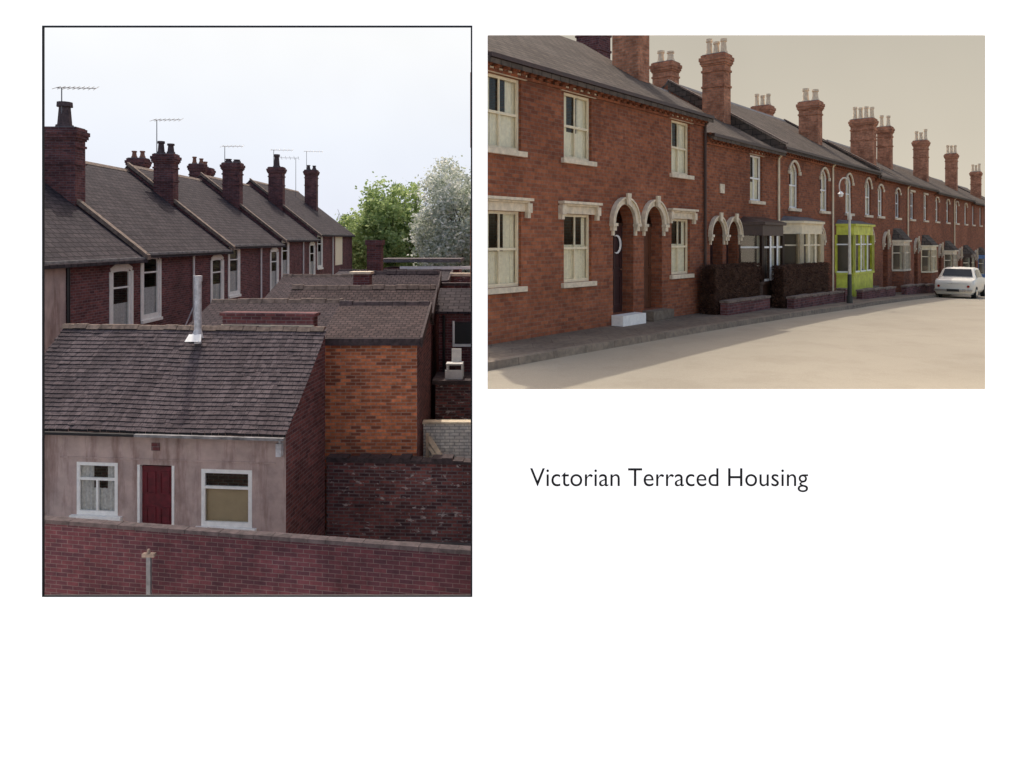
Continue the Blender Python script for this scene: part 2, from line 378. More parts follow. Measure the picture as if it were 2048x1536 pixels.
# ------------------------------------------------------------ camera / light / world
cam=bpy.data.cameras.new('camera'); co=bpy.data.objects.new('camera',cam); COL.objects.link(co)
co.location=(0,0,H); co.rotation_euler=(math.radians(90),0,0)
cam.sensor_width=36; cam.lens=36*1500/2048; cam.shift_y=-(768-480)/2048; cam.clip_end=2000; cam.clip_start=.1
scn.camera=co
L=Vector((.155,-.615,-1.0))
sun=bpy.data.lights.new('sun','SUN'); so=bpy.data.objects.new('sun',sun); COL.objects.link(so)
so.rotation_euler=L.to_track_quat('-Z','Y').to_euler(); so.location=(-5,40,60)
sun.energy=2.3; sun.angle=math.radians(.8); sun.color=(1,.94,.84)
w=bpy.data.worlds.new("World"); scn.world=w; w.use_nodes=True; nt=w.node_tree
sk=nt.nodes.new('ShaderNodeTexSky'); sk.sky_type='NISHITA'; sk.sun_disc=False
sk.sun_elevation=math.asin(1/L.length); sk.sun_rotation=math.atan2(-L.x,-L.y)%(2*math.pi); sk.dust_density=3; sk.air_density=.8
bg=nt.nodes['Background']; bg.inputs[1].default_value=.285
mx=mixc(nt,'MULTIPLY',1,sk.outputs[0],(1,.91,.80)); nt.links.new(mx,bg.inputs[0])
scn.view_settings.view_transform='Standard'; scn.view_settings.look='None'; scn.view_settings.exposure=0

# sky backdrop
m,nt,b=newmat('sky_haze'); nt.nodes.remove(b)
g=N(nt,'ShaderNodeNewGeometry').outputs['Position']; sx=N(nt,'ShaderNodeSeparateXYZ'); nt.links.new(g,sx.inputs[0])
dv=N(nt,'ShaderNodeMath',operation='DIVIDE'); nt.links.new(sx.outputs[0],dv.inputs[0]); nt.links.new(sx.outputs[1],dv.inputs[1])
mr=N(nt,'ShaderNodeMapRange'); mr.inputs[1].default_value=-.04; mr.inputs[2].default_value=.06; nt.links.new(dv.outputs[0],mr.inputs[0])
mz=N(nt,'ShaderNodeMapRange'); mz.inputs[1].default_value=0; mz.inputs[2].default_value=75; nt.links.new(sx.outputs[2],mz.inputs[0])
cl=ramp(nt,mz.outputs[0],[(0,(.80,.83,.94)),(.45,(.87,.91,.99)),(1,(.98,.99,1.0))])
cr=ramp(nt,mz.outputs[0],[(0,(.71,.64,.52)),(.5,(.62,.565,.465)),(1,(.56,.515,.43))])
c=mixc(nt,'MIX',mr.outputs[0],cl,cr)
c2=ramp(nt,noise(nt,g,.012,3),[(.3,(.96,.96,.96)),(.7,(1.03,1.03,1.03))])
c=mixc(nt,'MULTIPLY',1,c,c2)
em=N(nt,'ShaderNodeEmission'); nt.links.new(c,em.inputs[0]); nt.links.new(em.outputs[0],nt.nodes['Material Output'].inputs[0])
M['sky']=m
sm=Me().use('sky'); n=40
for i in range(n):
    a=math.radians(-55+110*i/n);b_=math.radians(-55+110*(i+1)/n);R=280
    sm.raw([(R*math.sin(a),R*math.cos(a),-10),(R*math.sin(b_),R*math.cos(b_),-10),(R*math.sin(b_),R*math.cos(b_),190),(R*math.sin(a),R*math.cos(a),190)])
o=sm.obj('sky'); o['kind']='structure'; o['label']='pale hazy sky'; o['category']='sky'

# ------------------------------------------------------------ display board
m,nt,b=newmat('white_board_glow'); b.inputs['Base Color'].default_value=(.92,.92,.92,1); b.inputs['Roughness'].default_value=.9
b.inputs['Emission Color'].default_value=(1,.97,.93,1); b.inputs['Emission Strength'].default_value=.85; b.inputs['Specular IOR Level'].default_value=0  # added self-glow stands in for light on the shaded board front
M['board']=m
bd=thing('display_board',(0,8,-4.6),'large plain white self-glowing display board with two picture openings','display board')
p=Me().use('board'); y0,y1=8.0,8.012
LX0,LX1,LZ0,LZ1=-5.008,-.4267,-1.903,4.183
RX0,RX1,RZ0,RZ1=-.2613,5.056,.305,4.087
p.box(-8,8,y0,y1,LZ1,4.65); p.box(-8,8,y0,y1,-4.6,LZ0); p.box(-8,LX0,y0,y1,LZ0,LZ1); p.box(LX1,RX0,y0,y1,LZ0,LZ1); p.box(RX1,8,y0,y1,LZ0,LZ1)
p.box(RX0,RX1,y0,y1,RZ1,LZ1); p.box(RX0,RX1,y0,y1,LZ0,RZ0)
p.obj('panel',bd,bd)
p=Me().use('black'); t=.013; q0,q1=7.997,8.016
p.box(LX0-.004,LX1+.004,q0,q1,LZ1-t,LZ1+.004);p.box(LX0-.004,LX1+.004,q0,q1,LZ0-.004,LZ0+t);p.box(LX0-.004,LX0+t,q0,q1,LZ0+t,LZ1-t);p.box(LX1-t,LX1+.004,q0,q1,LZ0+t,LZ1-t)
p.obj('opening_frame',bd,bd,'thin black frame around the opening')
cu=bpy.data.curves.new('txt','FONT'); cu.body='Victorian Terraced Housing'; cu.size=.3; cu.extrude=0; cu.offset=0; cu.space_character=1.0; cu.space_word=.92
to=bpy.data.objects.new('txt',cu); COL.objects.link(to); bpy.context.view_layer.update()
dg=bpy.context.evaluated_depsgraph_get(); me=bpy.data.meshes.new_from_object(to.evaluated_get(dg)); bpy.data.objects.remove(to)
xs=[v.co.x for v in me.vertices]
sxx=2.965/(max(xs)-min(xs)); x0=min(xs); syy=sxx*1.06
for v in me.vertices:
    x,y,z=v.co; v.co=Vector(((x-x0)*sxx+.192,-.004,y*syy-.724+4.6))
me.materials.clear(); me.materials.append(M['black'])
to=bpy.data.objects.new('lettering',me); COL.objects.link(to); to.parent=bd; to['label']='black lettering reading Victorian Terraced Housing'

# ------------------------------------------------------------ grounds
g=Me().use('ground'); g.raw([(-400,-60,-4.6),(400,-60,-4.6),(400,330,-4.6),(-400,330,-4.6)])
o=g.obj('ground'); o['kind']='structure'; o['label']='dark yard ground'; o['category']='ground'
FR=Fr((-.434,13.57),(.642,.767),(.767,-.642))
def zg(s):
    if s<0: return 0
    if s<45: return -.0007*s*s
    return -.0007*2025-.03*(s-45)*(.6 if s>70 else 1)
def kf(s): return 1.22+.0467*min(max(s,-3),15)
def sf(x,y):
    v=Vector((x,y,0))-FR.o; return v.dot(FR.d),v.dot(FR.n)
r=Me().use('road')
ys=[8.05,9,10,11,12,13,14,16,18,20,23,26,30,34,38,42,47,52,58,66,76,90,110,140,180]
nx=30
def rp(y,i):
    x0=-.0427*y; x=x0+(y*1.2+25-x0)*(i/nx)**1.3; s,f=sf(x,y); return (x,y,zg(s)-.12)
for a,b_ in zip(ys[:-1],ys[1:]):
    for i in range(nx): r.raw([rp(a,i),rp(a,i+1),rp(b_,i+1),rp(b_,i)])
o=r.obj('road',smooth=True); o['kind']='structure'; o['label']='sunlit pale road'; o['category']='road'
r=Me(FR).use('pave'); ss=[-5.2]+[x*1.5 for x in range(0,58)]
for a,b_ in zip(ss[:-1],ss[1:]):
    r.poly([(a if a>0 else -.21,-.02,zg(a)),(b_,-.02,zg(b_)),(b_,kf(b_),zg(b_)),(a if a>0 else -1.5,kf(max(a,-1.5)),zg(a))])
o=r.obj('pavement'); o['kind']='structure'; o['label']='paved footway beside the houses'; o['category']='pavement'
r=Me(FR).use('kerb')
for a,b_ in zip(ss[:-1],ss[1:]):
    a=max(a,-1.6); ka,kb=kf(a),kf(b_)
    r.poly([(a,ka,zg(a)+.004),(b_,kb,zg(b_)+.004),(b_,kb+.15,zg(b_)+.004),(a,ka+.15,zg(a)+.004)])
    r.poly([(a,ka+.15,zg(a)+.004),(b_,kb+.15,zg(b_)+.004),(b_,kb+.165,zg(b_)-.14),(a,ka+.165,zg(a)-.14)])
o=r.obj('kerb'); o['kind']='structure'; o['label']='stone kerb'; o['category']='kerb'
r=Me().use('brickW'); fr2=Fr((-.0427*8.1,8.1),(-.0427,1),(1,.0427)); r.fr=fr2; r.box(0,150,-.0,.25,-4.6,-.13)  # unseen wall, coloured white to bounce light into the yards
top(r.obj('bounce_retaining_wall'),'unseen brick retaining wall below the road, made white to bounce light','wall')

# ------------------------------------------------------------ street houses
RISE=2.6
grp='terraced houses along the street'
def cornice(fr,root,s0,s1,ez,big=False):
    m=Me(fr).use('brickB'); m.box(s0,s1,.003,.06,ez-.34,ez-.29)
    x=s0+.05; st_,wd=(.26,.12)
    while x<s1-.14: m.box(x,x+wd,.003,.15,ez-.25,ez-.12); m.box(x,x+wd,.003,.08,ez-.29,ez-.25); x+=st_
    m.box(s0,s1,.003,.17,ez-.12,ez-.04); m.obj('cornice',root,root)
    m=Me(fr).use('darkpaint'); m.box(s0,s1,.18,.28,ez-.15,ez-.07); m.obj('gutter',root,root)
def house(s0,s1,ez,ops,label,mat='brickA',plan=None,roofs=None,lab2=None,fr=FR,slate='slateR',zb=-2.5,group=grp,rise=RISE,name='terraced_house',corn=True,depth=.12):
    root=thing(name,fr.p((s0+s1)/2,0,zg((s0+s1)/2) if fr is FR else -4.6),label,'house',group)
    m=Me(fr).use(mat); facade(m,s0,s1,zb,ez-.1,ops,depth=depth)
    pl=plan or [(s0,0),(s0,-8),(s1,-8),(s1,0)]
    wallrun(m,pl,zb,ez,rise); m.obj('wall',root,root)
    m=Me(fr).use(slate)
    for q in (roofs or [[(s0,.25),(s1,.25),(s1,-4),(s0,-4)],[(s0,-4),(s1,-4),(s1,-8.2),(s0,-8.2)]]): slab(m,q,ez,rise)
    ro=m.obj('roof',root,root)
    a=s0 if roofs is None else None
    if a is not None:
        m=Me(fr).use('lead' if fr is FR else 'coping'); m.prism([(s0,-3.88,ez+rise-.075),(s0,-4,ez+rise+.05),(s0,-4.12,ez+rise-.075)],(s1-s0,0,0)); m.obj('ridge_tiles',ro,root)
    if corn: cornice(fr,root,s0,s1,ez)
    return root
def verge(fr,root,s,ez,rise,mat='coping',h=.03,w_=.16,name='verge_coping',under='slateR'):
    m=Me(fr).use(under); m.prism([(s-w_/2,.2,ez-.35),(s-w_/2,.2,ez+h-.02),(s-w_/2,-4,ez+rise+h),(s-w_/2,-4,ez+rise-.3)],(w_,0,0))
    m.use(mat); m.prism([(s-w_/2-.03,.26,ez+h-.02),(s-w_/2-.03,.26,ez+h+.04),(s-w_/2-.03,-4,ez+rise+h+.07),(s-w_/2-.03,-4,ez+rise+h+.01)],(w_+.06,0,0)); m.obj(name,root,root)
EA=5.3
opsA1=[(-.15,.95,3.58,4.95,0),(2.33,3.34,3.58,4.95,0),(-.15,.95,1.02,2.44,0),(2.33,3.34,1.02,2.44,0),(4.2,5.08,.22,2.72,.44)]
A1=house(-.21,5.35,EA,opsA1,'red brick terraced house with white sash windows and arched doorway',plan=[(-.21,0),(5.35,-5.07),(5.35,0)],
  roofs=[[(-.485,.25),(5.35,.25),(5.35,-4),(4.19,-4)],[(4.19,-4),(5.35,-4),(5.35,-5.07)]],depth=.3)
opsA2=[(6.93,7.94,3.58,4.95,0),(6.93,7.94,1.02,2.44,0),(5.56,6.44,.22,2.72,.44)]
A2=house(5.35,8.83,EA,opsA2,'red brick terraced house with arched doorway beside its twin',plan=[(5.35,-5.07),(8.55,-8),(8.83,-8),(8.83,0)],
  roofs=[[(5.35,.25),(8.83,.25),(8.83,-4),(5.35,-4)],[(5.35,-4),(8.83,-4),(8.83,-8.2),(8.77,-8.2),(5.35,-5.07)]],depth=.3)
for rt,wl in ((A1,[(-.15,.95),(2.33,3.34)]),(A2,[(6.93,7.94)])):
    for a,b_ in wl:
        window(FR,rt,a,b_,3.58,4.95,lintel=('stone','plain'),frame='cream',cmode='sides')
        window(FR,rt,a,b_,1.02,2.44,lintel=('stone','hood'),frame='cream',cmode='net' if a>0 else 'sides')
door(FR,A1,4.2,5.08,.22,2.72,.44,'doordark',step='white',zstep=-.03,glint=True)
door(FR,A2,5.56,6.44,.22,2.72,.44,'doorbrown',step='pave',zstep=-.05)
chimney(FR,A2,8.3,-2,.6,.85,6.2,8.4,3)
def downpipe(fr,root,s,ez,zb,mat='darkpaint',f=.06):
    m=Me(fr).use(mat); m.tube((s,f,zb),(s,f,ez-.3),.04,.04,8); m.tube((s,f,ez-.3),(s,f+.14,ez-.15),.04,.04,8); m.obj('downpipe',root,root)
downpipe(FR,A2,8.72,EA,-.1)
EB=4.85
opsB=[(11.9,12.85,3.1,4.5,0),(9.15,9.95,.1,2.45,.4),(10.2,11.0,.1,2.45,.4),(11.6,13.0,.7,2.3,0)]
B=house(8.835,14.2,EB,opsB,'lower red brick house with paired arched doors and dark bay window','brickB',depth=.3,rise=2.4)
window(FR,B,11.9,12.85,3.1,4.5,lintel=('stone','plain'))
door(FR,B,9.15,9.95,.1,2.45,.4,ext=.09); door(FR,B,10.2,11.0,.1,2.45,.4,ext=.09)
m=Me(FR).use('stone'); m.box(9.75,10.03,.003,.03,3.22,3.48); m.obj('plaque',B,B,'small pale stone plaque')
chimney(FR,B,13.9,-2,.54,.78,5.6,8.2,3,ph=.55)
chimney(FR,B,10.9,-5,.7,.9,6.3,9.3,3,ph=.6,mat='brickS',label='sooty brick chimney')
def bay(fr,root,s0,s1,z0,z1,col,base,pr=.55,roof='lead',hip=.25,label=None,zb=-1.3,T=.06,sash=None,top_=.2,rest='curtain'):
    k=.35
    P=[(s0,.005),(s0+k,pr),(s1-k,pr),(s1,.005)]
    m=Me(fr).use(base)
    def wall(za,zb_,e=0):
        Q=[(P[0][0]-e,.005),(P[1][0]-e*.5,pr+e),(P[2][0]+e*.5,pr+e),(P[3][0]+e,.005)]
        m.prism([(a,f,za) for a,f in Q],(0,0,zb_-za))
    wall(zb,z0); m.use(col); wall(z0,z0+.08,.06)
    wall(z1-top_,z1,.0); wall(z1+.001,z1+.08,.09)
    pts=[]
    for (a,b_),n in (((P[0],P[1]),1),((P[1],P[2]),3),((P[2],P[3]),1)):
        for i in range(n+1): pts.append((a[0]+(b_[0]-a[0])*i/n,a[1]+(b_[1]-a[1])*i/n,0<i<n))
    for a,f,mid in pts:
        t=T*.6 if mid else T*1.5
        m.box(a-t,a+t,f-.07,f+.012,z0+.081,z1-top_-.001)
    bo=m.obj('bay_window',root,root,label)
    m=Me(fr).use(sash or col)
    zm=z0+(z1-z0)*.62
    for (a,b_) in zip(P[:-1],P[1:]):
        m.prism([(a[0],a[1]-.05,zm-.025),(b_[0],b_[1]-.05,zm-.025),(b_[0],b_[1],zm-.025),(a[0],a[1],zm-.025)],(0,0,.05))
        if sash:
            m.prism([(a[0],a[1]-.05,z0+.082),(b_[0],b_[1]-.05,z0+.082),(b_[0],b_[1],z0+.082),(a[0],a[1],z0+.082)],(0,0,.06))
    if sash:
        for a,f,mid in pts:
            if mid: m.box(a-.05,a+.05,f+.013,f+.03,z0+.09,z1-top_-.01)
    m.obj('frame',bo,root)
    m=Me(fr).use('glass')
    for (a,b_) in zip(P[:-1],P[1:]): m.poly([(a[0],a[1]-.03,z0+.08),(b_[0],b_[1]-.03,z0+.08),(b_[0],b_[1]-.03,z1-.2),(a[0],a[1]-.03,z1-.2)])
    m.obj('pane',bo,root)
    m=Me(fr).use('darkpaint'); m.poly([(s0+.1,.02,z0+.08),(s1-.1,.02,z0+.08),(s1-.1,.02,z1-.2),(s0+.1,.02,z1-.2)])  # dark sheet standing in for the shade of the room behind
    m.obj('shade_sheet',bo,root)
    m=Me(fr).use(rest)
    for i in range(18):
        if 5<i<12: continue
        a=s0+.3+(s1-s0-.6)*i/18; b2=s0+.3+(s1-s0-.6)*(i+1)/18
        m.poly([(a,pr-.16+.02*(i%2),z0+.08),(b2,pr-.16+.02*((i+1)%2),z0+.08),(b2,pr-.16+.02*((i+1)%2),z1-.2),(a,pr-.16+.02*(i%2),z1-.2)])
    m.obj('curtain',bo,root)
    m=Me(fr).use(roof); e=.1
    Q=[(s0-e,.005,z1+.082),(s0+k-.06,pr+e,z1+.082),(s1-k+.06,pr+e,z1+.082),(s1+e,.005,z1+.082)]; T2=[(s0+.2,.005,z1+hip),(s1-.2,.005,z1+hip)]
    m.poly(Q); m.poly([Q[1],Q[2],T2[1],T2[0]]); m.poly([Q[0],Q[1],T2[0]]); m.poly([Q[2],Q[3],T2[1]])
    m.obj('bay_roof',bo,root)
bay(FR,B,11.15,13.5,.6,2.35,'darkpaint','darkpaint',roof='darkpaint',label='dark brown painted bay window',sash='white',top_=.32)
downpipe(FR,B,14.1,EB,-.3,'cream')
EC=5.0
def houseC(s0,s1,wins,dr,bw,bc,label):
    ops=[(a,b_,2.98,4.55,.3) for a,b_ in wins]+[(dr[0],dr[1],-.1,2.3,.42),(bw[0]+.4,bw[1]-.4,.7,2.2,0)]
    h=house(s0,s1,EC,ops,label,'brickB',depth=.3)
    for a,b_ in wins: window(FR,h,a,b_,2.98,4.55,rise=.3,surround='stone')
    door(FR,h,dr[0],dr[1],-.1,2.3,.42,step='pave',zstep=-.6,col='doorbrown',ext=.09)
    bay(FR,h,bw[0],bw[1],.55,2.45,bc,bc,roof='lead',T=.12,top_=.35,sash='white' if bc=='lime' else None,label=('yellow green' if bc=='lime' else 'cream')+' painted bay window')
    return h
C1=houseC(14.205,19.9,[(15.2,16.1),(18.4,19.3)],(17.7,18.6),(14.45,17.2),'cream','red brick house with cream bay window and arched windows')
C2=houseC(19.905,25.9,[(21.5,22.4),(24.3,25.2)],(24.4,25.3),(20.3,23.7),'lime','red brick house with bright yellow green bay window')
verge(FR,C1,14.28,EC,RISE); verge(FR,C2,25.8,EC,RISE)
downpipe(FR,C1,19.7,EC,-.3,'cream')
chimney(FR,C1,15.9,-5,.6,.82,6.6,8.75,2,ph=.5,pr=.13); chimney(FR,C2,25.6,-5,.6,.85,6.6,8.4,3,ph=.6)
chimney(FR,C2,23.4,-2,.58,.82,5.8,7.95,2,ph=.6,pr=.13)
for i in range(8):
    s0=25.905+6.2*i; s1=s0+6.195; ez=4.85-(.1 if i>=2 else 0)-(.12 if i>=4 else 0)-(.12 if i>=6 else 0); zb=zg(s0)
    wn=[(s0+.45,s0+1.3),(s0+3.6,s0+4.45)]
    arch=i%3!=1; rw=.16 if arch else 0
    q=zg(s0+3)
    ops=[(a,b_,2.98,4.38,rw) for a,b_ in wn]+[(s0+1.3,s0+2.15,q+.25,q+2.75,.42),(s0+3.3,s0+4.7,q+1.1,q+2.5,0)]
    rs=2.35+(.12 if i%3==1 else 0)
    h=house(s0,s1,ez,ops,'red brick terraced house with hooded bay and pale arched doorway' if i!=4 else 'red brick terraced house with blue painted bay window','brickA' if i%2 else 'brickB',zb=-4.3,depth=.3,rise=rs)
    for a,b_ in wn: window(FR,h,a,b_,2.98,4.38,rise=rw,lintel=None if arch else ('stone','plain'),surround='stone' if arch else None,curtain=(None if random.random()<.25 else 'curtain'))
    door(FR,h,s0+1.3,s0+2.15,q+.25,q+2.75,.42,step='pave',zstep=q-.4,surround='stone',col=('doorbrown','doordark','doorred')[i%3],ext=.09)
    bc=('stone','cream','stone','darkpaint','blue','stone','cream','stone')[i]
    bay(FR,h,s0+3.0,s0+(5.0 if i%2 else 4.9),q+1.0,q+2.4,bc,'brickB' if i!=4 else 'blue',pr=.42,roof='slateR',hip=.65,zb=q-1,T=.07,top_=.18,sash='cream' if bc in('darkpaint','blue') else None)
    if i%2==0: downpipe(FR,h,s0+5.9,ez,q-.4,'cream')
    hs={0:[(31.6,.85,8.2,4,-2,.65)],1:[(35.9,.45,8.3,2,-2,.5)],3:[(45,.55,8.45,3,-2,.6)],4:[(55.4,.5,8.5,3,-2,.6)],6:[(66.6,.5,7.9,3,-2,.6)],2:[(41,.4,7.9,2,-5,.6)]}
    for (sc,wf,zt,npot,ff,ws) in hs.get(i,[]):
        chimney(FR,h,sc,ff,ws,wf+.25,5.4,zt,npot,ph=.7)
def hedge(s0,s1,f0,f1,z0,z1,label,n=9000):
    m=Me(FR).use('hedge')
    m.box(s0+.04,s1-.04,f0+.04,f1-.04,z0,z1-.06)
    for i in range(n):
        s=random.uniform(s0,s1);f=random.uniform(f0,f1);z=random.uniform(z0,z1)
        k=random.random()
        if k<.35: z=z1+random.gauss(0,.015)+.012*math.sin(s*4)
        elif k<.85: f=f1+random.gauss(0,.02)
        else: s=s0+random.gauss(0,.015)
        c=FR.p(s,f,z); r=random.uniform(.016,.035)
        u=Vector((random.gauss(0,1),random.gauss(0,1),random.gauss(0,1))).normalized(); v=u.orthogonal().normalized()
        m.raw([c-u*r,c+v*r*.6,c+u*r,c-v*r*.6])
    return top(m.obj('hedge'),label,'hedge','clipped hedges in front of the houses')
hedge(8.2,11.2,.16,.62,zg(10)-.05,1.2,'brown clipped hedge behind low brick wall')
hedge(11.75,15.9,.72,1.1,zg(13)-.1,1.12,'brown clipped hedge in front of bay window')
def gwall(s0,s1,f0,h,label,pier=True):
    m=Me(FR).use('brickB'); n=max(2,int((s1-s0)/1.5))
    for i in range(n):
        a=s0+(s1-s0)*i/n; b_=s0+(s1-s0)*(i+1)/n; z=zg((a+b_)/2)
        m.use('brickS').box(a,b_-.001,f0,f0+.2,z-.3,z+h)
        m.use('coping').box(a,b_-.001,f0-.03,f0+.23,z+h+.001,z+h+.06)
    if pier:
        z=zg(s1); a=s1; m.use('brickS').box(a,a+.28,f0-.04,f0+.24,z-.3,z+h+.1); m.use('coping').box(a-.02,a+.30,f0-.06,f0+.26,z+h+.101,z+h+.15)
    return top(m.obj('garden_wall'),label,'wall','low garden walls')
gwall(8.3,11.2,.68,.32,'low brick garden wall with coping in front of hedge',False)
gwall(11.8,16.6,1.15,.30,'low brick garden wall with coping in front of hedge')
gwall(18.8,23.6,1.15,.30,'low brick garden wall below yellow green bay window',False)
gwall(25.5,31,1.15,.36,'low brick garden wall along the pavement',False); gwall(32,37,1.15,.36,'low brick garden wall along the pavement',False); gwall(38.3,43.5,1.15,.36,'low brick garden wall along the pavement',False)
# street lamp
ls,lf=16.0,1.7; z0=zg(16)
lp=thing('street_lamp',FR.p(ls,lf,z0),'pale street lamp post with curled top bracket','street lamp')
m=Me(FR).use('concreteD'); m.tube((ls,lf,z0),(ls,lf,z0+.25),.10,.09,12); m.tube((ls,lf,z0+.25),(ls,lf,z0+.95),.07,.065,12); m.obj('base',lp,lp)
m=Me(FR).use('concrete'); m.tube((ls,lf,z0+.95),(ls,lf,z0+3.45),.052,.03,12); m.tube((ls,lf,z0+2.75),(ls,lf,z0+2.9),.07,.07,12); m.obj('post',lp,lp)
m=Me(FR).use('concrete'); pr=None
for i in range(15):
    t=i/14; ang=math.pi*1.25*t
    a=FR.p(ls,lf,z0+3.85)+Vector((-.17+.17*math.cos(ang),0,.28*math.sin(ang)))
    if pr is None: m.tube(FR.p(ls,lf,z0+3.4),a,.024,.022,8,world=True)
    else: m.tube(pr,a,.02,.02,8,world=True)
    pr=a
m.obj('bracket',lp,lp)
m=Me().use('white'); m.tube(pr+Vector((0,0,.03)),pr+Vector((0,0,-.05)),.03,.10,12,world=True); m.tube(pr+Vector((0,0,-.05)),pr+Vector((0,0,-.15)),.09,.05,12,world=True); m.obj('lamp_head',lp,lp)

# car
cs,cf=29.6,2.75; cz=zg(cs)-.12
cr_=thing('parked_car',FR.p(cs,cf,cz),'small white boxy saloon car parked by the kerb','car')
CF=Fr(FR.p(cs,cf,0)[:2],FR.d,FR.n)
st=[(-1.97,.66,.66,.62,.70),(-1.93,.73,.82,.70,.84),(-1.5,.77,.89,.73,.91),(-1.1,.78,.90,.72,.93),(-.8,.78,.90,.60,1.34),(-.1,.78,.90,.61,1.38),(.45,.78,.89,.60,1.34),(.82,.77,.88,.70,.92),(1.4,.76,.85,.72,.88),(1.88,.74,.80,.70,.82),(1.95,.69,.68,.64,.70)]
def sec(x,w_,belt,wt,topz): return [(x,0,.24),(x,w_*.9,.24),(x,w_,.38),(x,w_,.66 if belt>.7 else belt*.9),(x,w_*.97,belt),(x,wt,topz-.015),(x,wt*.85,topz+.01),(x,0,topz+.025)]
m=Me(CF).use('carwhite')
def P3(p,sg=1): return (p[0],p[1]*sg,p[2]+cz)
for sg in (1,-1):
    for A,B_ in zip(st[:-1],st[1:]):
        a=sec(*A);b_=sec(*B_)
        for j in range(7): m.poly([P3(a[j],sg),P3(a[j+1],sg),P3(b_[j+1],sg),P3(b_[j],sg)])
    for A in (st[0],st[-1]):
        a=sec(*A)
        for j in range(6): m.poly([P3((a[0][0],0,a[j][2]),sg),P3(a[j],sg),P3(a[j+1],sg),P3((a[0][0],0,a[j+1][2]),sg)])
m.obj('body',cr_,cr_,smooth=True)
def lerp(a,b_,t): return tuple(a[i]+(b_[i]-a[i])*t for i in range(3))
for sg in (1,-1):
    for (i,k,t0,t1) in ((3,4,.45,.95),(4,5,.04,.94),(5,6,.04,.96),(6,7,.04,.5)):
        a=sec(*st[i]);b_=sec(*st[k])
        bl,bt=lerp(a[4],b_[4],t0),lerp(a[5],b_[5],t0); cl_,ct=lerp(a[4],b_[4],t1),lerp(a[5],b_[5],t1)
        q=[lerp(bl,bt,.12),lerp(cl_,ct,.12),lerp(cl_,ct,.86),lerp(bl,bt,.86)]
        m=Me(CF).use('glassdark'); m.poly([P3((p_[0],p_[1]+.012,p_[2]+.004),sg) for p_ in q]); m.obj('side_window',cr_,cr_)
for (i,k,nm) in ((3,4,'rear_window'),(7,6,'windscreen')):
    a=sec(*st[i]);b_=sec(*st[k]); sx_=-.012 if i<5 else .012
    q=[lerp((a[6][0],a[6][1],a[6][2]),b_[6],.12),lerp(a[6],b_[6],.9)]
    m=Me(CF).use('glassdark'); m.poly([P3((q[0][0]+sx_,q[0][1],q[0][2]+.02)),P3((q[0][0]+sx_,-q[0][1],q[0][2]+.02)),P3((q[1][0]+sx_,-q[1][1],q[1][2]+.02)),P3((q[1][0]+sx_,q[1][1],q[1][2]+.02))]); m.obj(nm,cr_,cr_)
for x in (-1.2,1.2):
    for sg in (1,-1):
        m=Me(CF).use('rubber'); m.tube((x,sg*.60,cz+.29),(x,sg*.785,cz+.29),.29,.29,20); wo=m.obj('wheel',cr_,cr_)
        m=Me(CF).use('chrome'); m.tube((x,sg*.786,cz+.29),(x,sg*.80,cz+.29),.17,.12,16); m.obj('hubcap',wo,cr_)
for x,sx_ in ((-2.02,-1),(2.0,1)):
    m=Me(CF).use('chrome'); m.box(x-.04,x+.04,-.74,.74,cz+.38,cz+.47); m.obj('bumper',cr_,cr_)
    for sg in (1,-1):
        m=Me(CF).use('redlens' if sx_<0 else 'chrome'); xx=x-sx_*.06
        m.tube((xx,sg*.57,cz+.60),(xx+sx_*.05,sg*.57,cz+.60),.06,.05,12); m.obj('tail_light' if sx_<0 else 'headlight',cr_,cr_)
m=Me(CF).use('glassdark'); m.box(-2.075,-2.065,-.24,.24,cz+.37,cz+.48); m.obj('number_plate',cr_,cr_)

